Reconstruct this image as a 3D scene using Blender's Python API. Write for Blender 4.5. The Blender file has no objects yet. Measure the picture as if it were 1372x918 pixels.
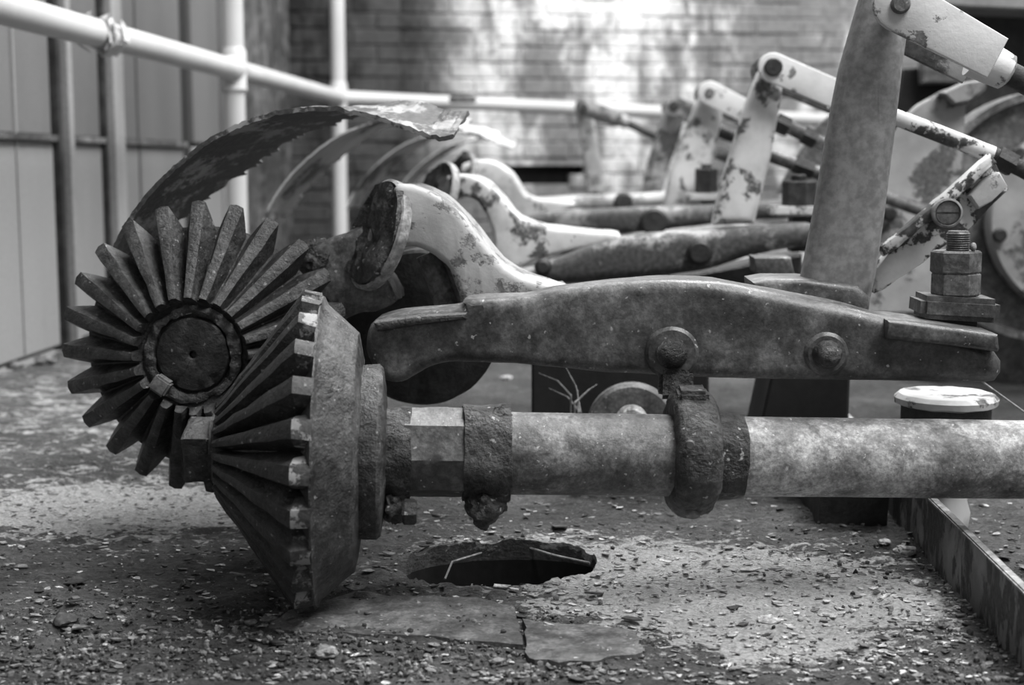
import bpy, bmesh, math, random
from mathutils import Vector, Matrix, noise
random.seed(7)
S = bpy.context.scene
COL = S.collection
# ------------------------------------------------------------ camera
F = 1905.0; HX, HY = 790.0, 220.0; H = 0.37       # vanishing point of the depth axis, height of the eye
cam_d = bpy.data.cameras.new('camera'); cam = bpy.data.objects.new('camera', cam_d); COL.objects.link(cam)
cam_d.sensor_width = 36.0; cam_d.lens = F/1372*36
pitch = math.atan((459-HY)/F); yaw = math.atan((HX-686)/math.hypot(F, 459-HY))
fw = Vector((-math.sin(yaw)*math.cos(pitch), math.cos(yaw)*math.cos(pitch), -math.sin(pitch)))
cam.location = (0, 0, H); cam.rotation_euler = fw.to_track_quat('-Z', 'Y').to_euler()
cam_d.clip_start = .05; cam_d.clip_end = 100
cam_d.dof.use_dof = True; cam_d.dof.focus_distance = 1.24; cam_d.dof.aperture_fstop = 6.3
S.camera = cam
right = fw.cross(Vector((0,0,1))).normalized(); up = right.cross(fw).normalized()
# ------------------------------------------------------------ light
w = bpy.data.worlds.new('world'); S.world = w; w.use_nodes = True
w.node_tree.nodes['Background'].inputs[0].default_value = (1, 1, 1, 1)
w.node_tree.nodes['Background'].inputs[1].default_value = 0.38
def area(name, loc, target, sx, sy, power):
    l = bpy.data.lights.new(name, 'AREA'); l.shape = 'RECTANGLE'; l.size = sx; l.size_y = sy; l.energy = power
    o = bpy.data.objects.new(name, l); COL.objects.link(o); o.location = loc
    o.rotation_euler = (Vector(target)-Vector(loc)).to_track_quat('-Z', 'Y').to_euler(); return o
area('unseen_overhead_light', (1.3, 0.5, 3.0), (0.0, 1.2, 0), 1.6, 1.4, 160)
area('unseen_overhead_light', (0.9, 3.4, 3.2), (0.3, 3.3, 0), 2.0, 2.4, 270)  # added lamp, unseen, to lift the light on the back wall
S.view_settings.view_transform = 'Standard'; S.view_settings.look = 'None'
S.view_settings.exposure = 0.0; S.view_settings.gamma = 1.0; S.view_settings.use_curve_mapping = False

def at(px, py, Y):
    d = fw*F + right*(px-686) - up*(py-459)
    return cam.location + d*(Y/d.y)
def sc(Y): return Y/F                                # metres per pixel at depth Y
# ------------------------------------------------------------ materials
def G(v): return (v, v, v, 1)
class NT:
    def __init__(s, name):
        s.m = bpy.data.materials.new(name); s.m.use_nodes = True; s.t = s.m.node_tree; s.n = s.t.nodes
        s.b = s.n['Principled BSDF']; s.pos = s.n.new('ShaderNodeNewGeometry').outputs['Position']
    def L(s, a, b): s.t.links.new(a, b)
    def noise(s, scale, detail=6, rough=.6, stretch=None, off=0, dist=0):
        mp = s.n.new('ShaderNodeMapping'); s.L(s.pos, mp.inputs[0])
        mp.inputs['Scale'].default_value = stretch or (1,1,1); mp.inputs['Location'].default_value = (off, off*.7, off*.3)
        n = s.n.new('ShaderNodeTexNoise'); n.inputs['Scale'].default_value = scale
        n.inputs['Detail'].default_value = detail; n.inputs['Roughness'].default_value = rough; n.inputs['Distortion'].default_value = dist
        s.L(mp.outputs[0], n.inputs['Vector']); return n.outputs['Fac']
    def vor(s, scale, feature='F1'):
        n = s.n.new('ShaderNodeTexVoronoi'); n.inputs['Scale'].default_value = scale; n.feature = feature
        s.L(s.pos, n.inputs['Vector']); return n.outputs['Distance']
    def ramp(s, x, a, b, va=0., vb=1.):
        n = s.n.new('ShaderNodeMapRange'); n.inputs[1].default_value = a; n.inputs[2].default_value = b
        n.inputs[3].default_value = va; n.inputs[4].default_value = vb; n.interpolation_type = 'SMOOTHSTEP'
        s.L(x, n.inputs[0]); return n.outputs[0]
    def mix(s, f, a, b):
        n = s.n.new('ShaderNodeMix'); n.data_type = 'FLOAT'; s.L(f, n.inputs[0])
        for i, v in ((2, a), (3, b)):
            if isinstance(v, (int, float)): n.inputs[i].default_value = v
            else: s.L(v, n.inputs[i])
        return n.outputs[0]
    def math(s, op, a, b):
        n = s.n.new('ShaderNodeMath'); n.operation = op
        for i, v in ((0, a), (1, b)):
            if isinstance(v, (int, float)): n.inputs[i].default_value = v
            else: s.L(v, n.inputs[i])
        return n.outputs[0]
    def bump(s, h, strength, dist):
        n = s.n.new('ShaderNodeBump'); n.inputs['Strength'].default_value = strength; n.inputs['Distance'].default_value = dist
        s.L(h, n.inputs['Height']); s.L(n.outputs[0], s.b.inputs['Normal'])
    def done(s, col, rough, metal=0, spec=.4):
        if isinstance(col, (int, float)): s.b.inputs['Base Color'].default_value = G(col)
        else: s.L(col, s.b.inputs['Base Color'])
        if isinstance(rough, (int, float)): s.b.inputs['Roughness'].default_value = rough
        else: s.L(rough, s.b.inputs['Roughness'])
        s.b.inputs['Metallic'].default_value = metal; s.b.inputs['Specular IOR Level'].default_value = spec
        return s.m
def metal(name, lo, hi, scale=9, bump=.5, bscale=220, bdist=.0015, rough=.55, speck=None, spec=.5, crack=0):
    m = NT(name); a = m.noise(scale, 9, .7, dist=.4); f = m.ramp(a, .40, .62)
    fine = m.noise(bscale, 6, .7, off=3); c = m.mix(f, lo, hi)
    a2 = m.noise(scale*3.7, 7, .7, off=13); c = m.math('MULTIPLY', c, m.ramp(a2, .36, .66, .62, 1.45))
    a3 = m.ramp(m.noise(scale*1.9, 9, .72, off=21, dist=.6), .57, .62); c = m.math('MULTIPLY', c, m.mix(a3, 1.0, .60))
    c = m.math('MULTIPLY', c, m.ramp(fine, .3, .7, .6, 1.35))
    if speck:
        sp = m.ramp(m.noise(bscale*.7, 2, .5, off=9), .69, .73); c = m.mix(sp, c, speck)
    mid = m.noise(bscale*.22, 5, .6, off=5)
    h = m.math('ADD', m.math('MULTIPLY', mid, 1.6), m.math('MULTIPLY', fine, .55))
    m.bump(h, bump, bdist*2)
    return m.done(c, m.ramp(a, .3, .7, rough-.12, rough+.15), 0, spec)
def peel(name, paint, under, thr=.55, scale=18, edge=.02, bscale=150, rough=.6, stretch=None, tone=.25, bump=.6):
    m = NT(name); a = m.noise(scale, 9, .68, stretch); k = m.ramp(a, thr-edge, thr+edge)
    t = m.noise(scale*.4, 5, .6, off=4); fine = m.noise(bscale, 5, .65, off=7)
    p = m.math('MULTIPLY', m.ramp(t, .3, .7, 1-tone, 1+tone*.4), paint)
    u = m.math('MULTIPLY', m.ramp(fine, .3, .7, .6, 1.5), under)
    c = m.mix(k, p, u)
    h = m.math('ADD', m.math('MULTIPLY', k, -1.0), m.math('MULTIPLY', fine, .5))
    m.bump(h, bump, .0015); return m.done(c, rough, 0, .3)
def plain(name, lo, hi, scale=3, rough=.6, stretch=(1,1,.3), contrast=.3):
    m = NT(name); a = m.noise(scale, 5, .6, stretch); f = m.noise(120, 4, .6, off=3)
    st = m.ramp(m.noise(scale*6, 7, .7, stretch, 8), .60, .70)
    c = m.mix(m.ramp(a, .35, .65), lo, hi); c = m.math('MULTIPLY', c, m.ramp(f, .3, .7, 1-contrast, 1+contrast)); c = m.math('MULTIPLY', c, m.mix(st, 1.0, .82))
    m.bump(f, .2, .0006); return m.done(c, rough, 0, .4)
M = {}
M['gear']   = metal('gear_metal', .024, .064, 20, .8, 260, .0016, .5, .22)
M['gearD']  = metal('gear_dark', .013, .034, 14, .9, 240, .0018, .48, .2)
M['worn']   = peel('gear_face', .30, .05, .475, 55, .03, bscale=260, tone=.3)
M['hub']    = metal('greasy_hub', .012, .024, 20, .7, 200, .0015, .4, .15)
M['crust']  = metal('crust', .02, .075, 30, 1.0, 210, .003, .5, .35)
M['shaft']  = metal('shaft_metal', .10, .34, 15, .45, 330, .0009, .6, .45)
M['shaftm'] = metal('shaft_mid', .07, .21, 15, .5, 300, .001, .55, .4)
M['beam']   = metal('beam_metal', .045, .125, 9, .35, 240, .0009, .42, .3)
M['lever']  = plain('lever_metal', .15, .24, 9, .55, (1,1,.4), .25)
M['dark']   = metal('dark_iron', .015, .03, 9, .5, 150, .0015, .6)
M['nut']    = metal('nut_metal', .07, .13, 16, .3, 260, .0008, .5, .3)
M['pale']   = metal('pale_iron', .17, .30, 12, .4, 160, .001, .6)
M['black']  = metal('black_void', .004, .007, 5, .2, 100, .001, .9)
M['white']  = peel('peeling_white', .42, .15, .555, 22, .03, tone=.4)
M['link']   = peel('link_white', .62, .16, .60, 26, .02)
M['white2'] = peel('white_spotted', .56, .09, .56, 30, .03, tone=.35)
M['clamp']  = peel('clamp_peel', .58, .05, .50, 30, .02, tone=.35)
M['mixed']  = peel('half_bare', .33, .06, .47, 11, .05, tone=.4)
M['guard']  = peel('guard_paint', .28, .05, .475, 22, .04, stretch=(1,.35,1), tone=.5)
M['guardw'] = peel('guard_white', .47, .07, .56, 12, .05, stretch=(1,.4,1), tone=.4)
M['disc']   = peel('disc_white', .36, .09, .555, 16, .03, tone=.4)
M['pipe']   = peel('rail_paint', .47, .28, .70, 9, .05, rough=.5, tone=.12, bump=.2)
M['kerb']   = peel('kerb_metal', .20, .045, .50, 34, .03, stretch=(1,1,.45), tone=.5)
M['panU']   = plain('panel_upper', .09, .13, 1.5, contrast=.06)
M['panL']   = plain('panel_lower', .19, .26, 1.5, contrast=.06)
M['batten'] = plain('batten_paint', .18, .27, 5, contrast=.1)
M['board']  = metal('board_wood', .05, .12, 6, .3, 60, .002, .7)
M['back'] = metal('bracket_dull', .10, .2, 20)
M['slate']  = metal('chip_grey', .10, .22, 40, .4, 300, .001, .7)
M['chipw']  = metal('chip_white', .32, .5, 40, .4, 300, .001, .7)
M['chipd']  = metal('chip_dark', .02, .05, 40, .4, 300, .001, .7)
def brick_mat():
    m = NT('whitewashed_brick')
    big = m.noise(1.5, 8, .62, (1,1,.42), 1.3); mid = m.noise(6, 7, .65, (1,1,.5), 4); fin = m.noise(40, 4, .6)
    k = m.ramp(m.math('ADD', m.math('MULTIPLY', big, .65), m.math('MULTIPLY', mid, .45)), .51, .60)
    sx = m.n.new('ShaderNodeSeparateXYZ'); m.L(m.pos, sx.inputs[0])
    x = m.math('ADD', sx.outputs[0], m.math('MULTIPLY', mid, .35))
    corner_shade = m.ramp(x, -.50, -.20)                        # shade of the left wall corner, painted into the brick colour
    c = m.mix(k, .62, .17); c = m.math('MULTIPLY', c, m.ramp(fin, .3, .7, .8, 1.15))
    c = m.mix(corner_shade, m.math('MULTIPLY', c, .09), c)
    m.bump(fin, .4, .004); return m.done(c, .85, 0, .2)
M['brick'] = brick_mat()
def mortar_mat():
    m = NT('mortar'); n = m.noise(10, 5); c = m.mix(n, .10, .28)
    sx = m.n.new('ShaderNodeSeparateXYZ'); m.L(m.pos, sx.inputs[0])
    c = m.mix(m.ramp(sx.outputs[0], -.5, -.2), m.math('MULTIPLY', c, .15), c); return m.done(c, .9, 0, .1)  # mortar takes the same painted corner shade
M['mortar'] = mortar_mat()
def floor_mat():
    m = NT('dirty_floor'); at_ = m.n.new('ShaderNodeAttribute'); at_.attribute_name = 'wear'; wv = at_.outputs['Fac']
    st = (.55, 1.0, 1)
    a = m.noise(30, 10, .75, st, dist=.5); b = m.noise(110, 8, .75, st, 2); fine = m.noise(380, 4, .6, st, 5); big = m.noise(5, 5, .6, off=8)
    q = m.math('ADD', m.math('MULTIPLY', a, .55), m.math('MULTIPLY', b, .45))
    th = m.math('ADD', q, m.math('MULTIPLY', wv, .24))
    k = m.ramp(th, .612, .655)
    base = m.mix(m.ramp(big, .35, .65), .055, .12); base = m.math('MULTIPLY', base, m.ramp(b, .3, .7, .55, 1.5))
    gr = m.mix(m.ramp(wv, .0, 1.0), base, m.math('ADD', base, .07))
    c = m.mix(k, gr, .58); c = m.math('MULTIPLY', c, m.ramp(fine, .3, .7, .7, 1.25))
    sp = m.ramp(m.noise(300, 2, .5, off=11), .70, .74); c = m.mix(sp, c, .35)
    h = m.math('ADD', m.math('MULTIPLY', b, 1.2), m.math('ADD', m.math('MULTIPLY', fine, .5), m.math('MULTIPLY', k, .35)))
    m.bump(h, 1.0, .009); return m.done(c, .75, 0, .3)
M['floor'] = floor_mat()
# ------------------------------------------------------------ object helpers
def wloc(o):
    v = Vector(o.location)
    while o.parent: o = o.parent; v = v + Vector(o.location)
    return v
def thing(name, label, cat, loc=(0,0,0), group=None, rot=None):
    o = bpy.data.objects.new(name, None); COL.objects.link(o); o.location = loc
    if rot is not None: o.rotation_euler = rot
    o['label'] = label; o['category'] = cat
    if group: o['group'] = group
    return o
def tag(o, label, cat, group=None):
    o['label'] = label; o['category'] = cat
    if group: o['group'] = group
    return o
def obj(name, bm, mat, parent=None, label=None, local=False, smooth=True, ang=.7, kind=None):
    if not local and parent is not None:
        bmesh.ops.translate(bm, verts=bm.verts, vec=-wloc(parent))
    me = bpy.data.meshes.new(name)
    base = None
    if not local and parent is None and bm.verts:
        base = sum((v.co for v in bm.verts), Vector())/len(bm.verts); base.z = min(v.co.z for v in bm.verts)
        bmesh.ops.translate(bm, verts=bm.verts, vec=-base)
    bm.normal_update(); bm.to_mesh(me); bm.free()
    me.materials.append(M[mat])
    if smooth:
        me.polygons.foreach_set('use_smooth', [True]*len(me.polygons)); me.set_sharp_from_angle(angle=ang)
    o = bpy.data.objects.new(name, me); COL.objects.link(o); o.parent = parent
    if base is not None: o.location = base
    if label: o['label'] = label
    if kind: o['kind'] = kind
    return o
def B(): return bmesh.new()
def fr(n):
    n = Vector(n).normalized(); a = Vector((0,0,1)) if abs(n.z) < .9 else Vector((1,0,0))
    u = a.cross(n).normalized(); return u, n.cross(u), n
def box(bm, c, s, rot=None):
    m = Matrix.Translation(Vector(c)) @ (rot.to_4x4() if rot is not None else Matrix.Identity(4)) @ Matrix.Diagonal((*s, 1))
    g = bmesh.ops.create_cube(bm, size=1, matrix=m); return g['verts']
def bbox(bm, c, s, bev=.002, rot=None, seg=2):
    vs = box(bm, c, s, rot); es = {e for v in vs for e in v.link_edges}
    bmesh.ops.bevel(bm, geom=list(es), offset=bev, segments=seg, affect='EDGES'); return bm
def lathe(bm, prof, org, axis, n=48, squash=1.0, phase=0, lump=0):
    u, v, a = fr(axis); org = Vector(org); rings = []
    for r, z in prof:
        if r < 1e-6: rings.append([bm.verts.new(org+a*z)]); continue
        ring = []
        for i in range(n):
            t = 2*math.pi*i/n+phase; rr = r
            if lump: rr *= 1+lump*noise.noise(Vector((math.cos(t)*3, math.sin(t)*3, z*60)))
            ring.append(bm.verts.new(org+a*z+(u*math.cos(t)+v*math.sin(t)*squash)*rr))
        rings.append(ring)
    for A, C in zip(rings, rings[1:]):
        if len(A) == 1 and len(C) == 1: continue
        for i in range(n):
            j = (i+1) % n
            if len(A) == 1: bm.faces.new((A[0], C[j], C[i]))
            elif len(C) == 1: bm.faces.new((A[i], A[j], C[0]))
            else: bm.faces.new((A[i], A[j], C[j], C[i]))
    return bm
def disc(bm, c, axis, r, h, bev=.001, n=32, phase=0):      # short cylinder from c along axis
    return lathe(bm, [(0,0), (r-bev,0), (r,bev), (r,h-bev), (r-bev,h), (0,h)], c, axis, n, phase=phase)
def spline(pts, k=5, closed=False):
    P = [Vector(p) for p in pts]; out = []; n = len(P); rng = range(n) if closed else range(n-1)
    for i in rng:
        g = lambda j: P[j % n] if closed else P[min(max(j, 0), n-1)]
        a, b, c, d = g(i-1), g(i), g(i+1), g(i+2)
        for s in range(k):
            t = s/k; out.append(.5*((2*b)+(c-a)*t+(2*a-5*b+4*c-d)*t*t+(3*b-a-3*c+d)*t**3))
    if not closed: out.append(P[-1])
    return out
def tube(bm, pts, r, n=14, cap=True, lump=0):
    pts = [Vector(p) for p in pts]; rings = []; rad = r if hasattr(r, '__len__') else [r]*len(pts); u = None
    for i, p in enumerate(pts):
        d = (pts[min(i+1, len(pts)-1)]-pts[max(i-1, 0)]).normalized()
        if u is None: u = fr(d)[0]
        u = (u-d*u.dot(d)).normalized(); v = d.cross(u)
        ring = []
        for k in range(n):
            t = 2*math.pi*k/n; rr = rad[i]
            if lump: rr *= 1+lump*noise.noise(p*35+Vector((math.cos(t)*2, math.sin(t)*2, 0)))
            ring.append(bm.verts.new(p+(u*math.cos(t)+v*math.sin(t))*rr))
        rings.append(ring)
    for A, C in zip(rings, rings[1:]):
        for k in range(n): bm.faces.new((A[k], A[(k+1) % n], C[(k+1) % n], C[k]))
    if cap: bm.faces.new(rings[0][::-1]); bm.faces.new(rings[-1])
    return bm
def slab(bm, pix, Y0, Y1, bev=.006, seg=3, k=0, back=True):
    """closed outline given as pixels on the plane y=Y0, extruded to Y1 with rounded rims"""
    P = [Vector((p[0], p[1], 0)) for p in pix]
    if k: P = spline(P, k, True)
    W = [at(p.x, p.y, Y0) for p in P]; n = len(W)
    ar = sum(W[i].x*W[(i+1) % n].z-W[(i+1) % n].x*W[i].z for i in range(n))
    if ar < 0: W.reverse()
    N = []
    for i in range(n):
        a, b, c = W[i-1], W[i], W[(i+1) % n]
        e1 = (b-a).normalized(); e2 = (c-b).normalized()
        n1 = Vector((-e1.z, 0, e1.x)); n2 = Vector((-e2.z, 0, e2.x)); m = n1+n2
        m = m.normalized() if m.length > 1e-4 else n1
        N.append(m/max(.5, m.dot(n1)))
    rings = []
    def ring(ins, y): rings.append([bm.verts.new((p.x+q.x*ins, y, p.z+q.z*ins)) for p, q in zip(W, N)])
    for s in range(seg+1):
        t = s/seg*math.pi/2; ring(bev*(1-math.sin(t)), Y0+bev*(1-math.cos(t)))
    if back:
        for s in range(seg, -1, -1):
            t = s/seg*math.pi/2; ring(bev*(1-math.sin(t)), Y1-bev*(1-math.cos(t)))
    else: ring(0, Y1)
    for A, C in zip(rings, rings[1:]):
        for i in range(n): bm.faces.new((A[i], A[(i+1) % n], C[(i+1) % n], C[i]))
    f1 = bm.faces.new(rings[0][::-1]); f2 = bm.faces.new(rings[-1])
    bmesh.ops.triangulate(bm, faces=[f1, f2])
    bmesh.ops.recalc_face_normals(bm, faces=bm.faces)
    return bm
def dense(bm, cuts=1, maxlen=None):
    if maxlen:
        for _ in range(5):
            es = [e for e in bm.edges if e.calc_length() > maxlen]
            if not es: break
            bmesh.ops.subdivide_edges(bm, edges=es, cuts=1); bmesh.ops.triangulate(bm, faces=[f for f in bm.faces if len(f.verts) > 4])
    return bm
def rough(bm, amp, freq, off=0, oct=3):
    bm.normal_update()
    for v in bm.verts: v.co += v.normal*(noise.fractal(v.co*freq+Vector((off, off, off)), 1.0, 2.0, oct)*amp)
    return bm
def blob(bm, c, s, amp=.35, freq=1.6, sub=3, off=0):
    g = bmesh.ops.create_icosphere(bm, subdivisions=sub, radius=1)
    for v in g['verts']:
        d = v.co.normalized(); v.co = d*(1+amp*noise.fractal(d*freq+Vector((off, 2*off, 0)), 1, 2, 4))
        v.co = Vector((v.co.x*s[0], v.co.y*s[1], v.co.z*s[2]))+Vector(c)
    return bm
def hexn(bm, c, axis, r, h, phase=0, bev=.002):
    return lathe(bm, [(0,0), (r-bev,0), (r,bev), (r,h-bev), (r-bev,h), (0,h)], c, axis, 6, phase=phase)
YN = Vector((0,-1,0)); ZP = Vector((0,0,1))

# ------------------------------------------------------------ floor (real displaced ground with a real hole)
def axis_pts(a, b, lo, hi, fine, grow=1.12, mx=.12):
    p = []; x = a
    while x <= b: p.append(x); x += fine
    s = fine; x = p[0]; L = []
    while x > lo: s = min(s*grow, mx); x -= s; L.append(max(x, lo))
    s = fine; x = p[-1]; R = []
    while x < hi: s = min(s*grow, mx); x += s; R.append(min(x, hi))
    return L[::-1]+p+R
HC = at(672, 765, 1); HC = cam.location+(HC-cam.location)*(H/(H-HC.z))    # centre of the hole, on z=0
HA, HB, HR = .088, .050, math.radians(12)
def hole_uv(x, y):
    dx, dy = x-HC.x, y-HC.y; c, s = math.cos(HR), math.sin(HR)
    return (dx*c+dy*s)/HA, (-dx*s+dy*c)/HB
def sst(a, b, x): t = min(max((x-a)/(b-a), 0), 1); return t*t*(3-2*t)
def gz(x, y):
    p = Vector((x, y, 0)); z = .006*noise.fractal(p*6, 1, 2, 3)
    q = noise.fractal(Vector((x*28, y*45, 3)), .9, 2, 4); z += .0035*q
    f = noise.noise(Vector((x*45, y*80, 7))); z += .0022*sst(.12, .2, f)
    u, v = hole_uv(x, y); r = math.hypot(u, v)
    if r < 2.2: z += .010*(1-sst(1.0, 1.7, r))*sst(-.4, .5, v)
    return z
def wearv(x, y):
    def g(cx, cy, sx, sy): return math.exp(-((x-cx)/sx)**2-((y-cy)/sy)**2)
    v = 1.1*g(-.50, 1.47, .20, .13)+1.3*g(.13, 1.21, .20, .12)+.5*g(-.8, 2.3, .4, .5)+.5*g(0, 1.35, .25, .08)
    v += .5*g(.02, 1.75, .35, .2)+.55*g(.16, 1.08, .10, .07)+.25*g(-.6, 1.8, .4, .3)
    return min(v, 1)
xs = axis_pts(-.58, .44, -1.04, 2.6, .0042); ys = axis_pts(.93, 1.70, -.9, 6.0, .0042)
bm = B(); lay = bm.verts.layers.float.new('wear'); grid = {}
for i, x in enumerate(xs):
    for j, y in enumerate(ys):
        v = bm.verts.new((x, y, gz(x, y))); v[lay] = wearv(x, y); grid[i, j] = v
for i in range(len(xs)-1):
    for j in range(len(ys)-1):
        q = [grid[i, j], grid[i+1, j], grid[i+1, j+1], grid[i, j+1]]
        c = sum((v.co for v in q), Vector())/4; u, w_ = hole_uv(c.x, c.y)
        if math.hypot(u, w_) > 1: bm.faces.new(q)
bmesh.ops.delete(bm, geom=[v for v in bm.verts if not v.link_faces], context='VERTS')
be = []
for e in bm.edges:
    if e.is_boundary:
        c = (e.verts[0].co+e.verts[1].co)/2; u, v_ = hole_uv(c.x, c.y)
        if math.hypot(u, v_) < 1.6: be.append(e)
for v in {v for e in be for v in e.verts}:
    u, v_ = hole_uv(v.co.x, v.co.y); r = math.hypot(u, v_)*(1+.03*noise.noise(v.co*60)); u /= r; v_ /= r
    c, s = math.cos(HR), math.sin(HR); v.co.x = HC.x+u*HA*c-v_*HB*s; v.co.y = HC.y+u*HA*s+v_*HB*c
ex = bmesh.ops.extrude_edge_only(bm, edges=be)
nv = [g for g in ex['geom'] if isinstance(g, bmesh.types.BMVert)]
for v in nv: v.co.z = -.004; v[lay] = 0
ex2 = bmesh.ops.extrude_edge_only(bm, edges=[g for g in ex['geom'] if isinstance(g, bmesh.types.BMEdge)])
for v in [g for g in ex2['geom'] if isinstance(g, bmesh.types.BMVert)]: v.co.z = -.30; v[lay] = 0
for f in [g for g in ex2['geom'] if isinstance(g, bmesh.types.BMFace)]: f.material_index = 1  # deep hole wall coloured black, its darkness painted in
bmesh.ops.recalc_face_normals(bm, faces=bm.faces)
fl = obj('floor', bm, 'floor', local=True, ang=1.2); fl['kind'] = 'structure'; fl.data.materials.append(M['black'])
bm = B(); box(bm, (HC.x, HC.y, -.31), (.4, .3, .02)); pit = obj('pit_floor', bm, 'black'); pit['kind'] = 'structure'  # black slab closing the hole, darkness put into its colour
# ------------------------------------------------------------ left wall: panels, battens, boards
WX = -1.04
def wy(px): return -WX*F/(HX-px)
wl = bpy.data.objects.new('wall_left', None); COL.objects.link(wl); wl['kind'] = 'structure'; wl.location = (WX, 3, 0)
def wp(name, y0, y1, z0, z1, x0, x1, mat, bev=.003):
    b = B(); bbox(b, ((x0+x1)/2+WX, (y0+y1)/2, (z0+z1)/2), (abs(x1-x0), y1-y0, z1-z0), bev, seg=1); return obj(name, b, mat, wl)
wp('backing', -.9, 5.2, 0, 2.3, -.06, -.03, 'dark')
ZS = .42
edges = [(-.9, -.1), (-.05, .8), (.85, 1.65), (1.70, wy(-75)), (wy(-68), wy(72)), (wy(88), wy(138)), (wy(160), wy(249)), (wy(264), wy(300)), (wy(304), wy(328))]
for a, b_ in edges:
    wp('panel', a, b_, ZS+.006, 2.3, -.03, -.012, 'panU'); wp('panel', a, b_, .012, ZS-.006, -.03, -.010, 'panL')
    if b_ < wy(255): wp('rail_strip', a, b_, ZS-.006, ZS+.006, -.03, .002, 'board', .001)
for a, b_, mt, d in [(wy(74), wy(80), 'dark', .0), (wy(80), wy(88), 'batten', .012), (wy(138), wy(142), 'dark', 0), (wy(142), wy(157), 'batten', .014), (wy(250), wy(263), 'black', -.02), (wy(-74), wy(-69), 'batten', .01)]:
    wp('batten', a, b_, .0, 2.3, -.03, d, mt)
px = 330
for k in range(5):
    wp('board', wy(px+1), wy(px+12.5), 0, 2.3, -.03, random.uniform(-.015, .0), 'board'); px += 13
# seams inside panels
for p_ in (20, 188): wp('seam', wy(p_), wy(p_+2), .02, 2.28, -.02, -.007, 'panL' if p_ < 60 else 'panU', .0008)
# ------------------------------------------------------------ back wall of bricks
def P2(px, py, Y): return at(px, py, Y)
ang = math.atan(.20); bw = bpy.data.objects.new('wall_back', None); COL.objects.link(bw); bw['kind'] = 'structure'
bw.location = (WX, 5.0, 0); bw.rotation_euler = (0, 0, ang)

BL, BH = .165, .050; CL, CH = .172, .056
protos = []
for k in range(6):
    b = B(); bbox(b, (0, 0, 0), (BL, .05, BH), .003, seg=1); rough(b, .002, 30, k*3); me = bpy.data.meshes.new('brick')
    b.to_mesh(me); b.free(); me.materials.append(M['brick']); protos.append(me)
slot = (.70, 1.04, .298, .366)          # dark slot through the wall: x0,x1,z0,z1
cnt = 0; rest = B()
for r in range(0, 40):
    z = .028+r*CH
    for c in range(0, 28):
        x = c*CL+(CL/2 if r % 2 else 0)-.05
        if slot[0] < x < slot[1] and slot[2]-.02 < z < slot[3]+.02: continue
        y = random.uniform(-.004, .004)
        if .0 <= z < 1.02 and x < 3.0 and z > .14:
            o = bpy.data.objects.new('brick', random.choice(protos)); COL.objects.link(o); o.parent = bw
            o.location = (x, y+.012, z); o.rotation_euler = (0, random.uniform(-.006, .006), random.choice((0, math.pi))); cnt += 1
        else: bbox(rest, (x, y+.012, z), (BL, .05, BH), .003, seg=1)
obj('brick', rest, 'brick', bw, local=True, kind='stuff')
b = B()
for x0, x1, z0, z1 in ((-.1, 4.7, 0, slot[2]), (-.1, 4.7, slot[3], 2.25), (-.1, slot[0], slot[2], slot[3]), (slot[1], 4.7, slot[2], slot[3])):
    box(b, ((x0+x1)/2, .022, (z0+z1)/2), (x1-x0, .06, z1-z0))
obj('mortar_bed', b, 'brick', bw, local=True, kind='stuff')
b = B(); box(b, ((slot[0]+slot[1])/2, .10, (slot[2]+slot[3])/2), (slot[1]-slot[0]+.1, .09, .12)); obj('slot', b, 'black', bw, local=True)
print('bricks', cnt)
# ------------------------------------------------------------ white handrail
RX, RZ = -.815, .585
hr = thing('handrail', 'white painted tubular handrail with clamp joints along the panelled wall', 'handrail', (RX, 4.63, 0))
E0 = at(1180, 164, 5.3)
b = B(); tube(b, [(RX, y, RZ+.001*noise.noise(Vector((0, y*2, 0)))) for y in [i*.15+.3 for i in range(30)]], .0235, 18, lump=.05); obj('rail_pipe', b, 'pipe', hr)
C0 = Vector((RX, 4.64, RZ))
b = B(); tube(b, [C0.lerp(E0, t/20) for t in range(21)], .0225, 18, lump=.05); obj('rail_pipe', b, 'pipe', hr)
for y in (3.27, 4.64):
    b = B(); tube(b, [(RX, y, z*.1) for z in range(0, 23)], .0235, 18); obj('post', b, 'pipe', hr)
    b = B(); tube(b, [(RX, y, RZ-.055), (RX, y, RZ-.045), (RX, y, RZ-.04), (RX, y, RZ+.04), (RX, y, RZ+.05)], [.024, .030, .028, .029, .024], 18)
    tube(b, [(RX, y-.05, RZ), (RX, y-.04, RZ), (RX, y+.04, RZ), (RX, y+.05, RZ)], [.024, .029, .029, .024], 18); obj('clamp_joint', b, 'pipe', hr)
px_ = E0.x
b = B(); tube(b, [(E0.x, E0.y, z*.1) for z in range(0, 7)], .0225, 14); obj('post', b, 'pipe', hr)
# torn paint on the near length of rail
yf = -RX*F/(HX-138)
b = B()
for k in range(16):
    t = random.uniform(-2.4, 2.4); y = yf+random.uniform(-.05, .04); r = .0245
    c = Vector((RX+math.cos(t)*r, y, RZ+math.sin(t)*r)); u, v, n_ = fr((math.cos(t), random.uniform(-.6, .6), math.sin(t)))
    L = random.uniform(.006, .018); q = []
    for a in range(5):
        th = a*1.257+random.uniform(-.3, .3); q.append(c+(u*math.cos(th)+v*math.sin(th)*1.6)*L*random.uniform(.5, 1)+n_*random.uniform(0, .009))
    vs = [b.verts.new(p) for p in q]; vs2 = [b.verts.new(p-n_*.0012) for p in q]
    b.faces.new(vs); b.faces.new(vs2[::-1])
    for a in range(5): b.faces.new((vs[a], vs2[a], vs2[(a+1) % 5], vs[(a+1) % 5]))
obj('torn_paint', b, 'guardw', hr, label='curled torn paint around the rail', kind='stuff')
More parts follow.
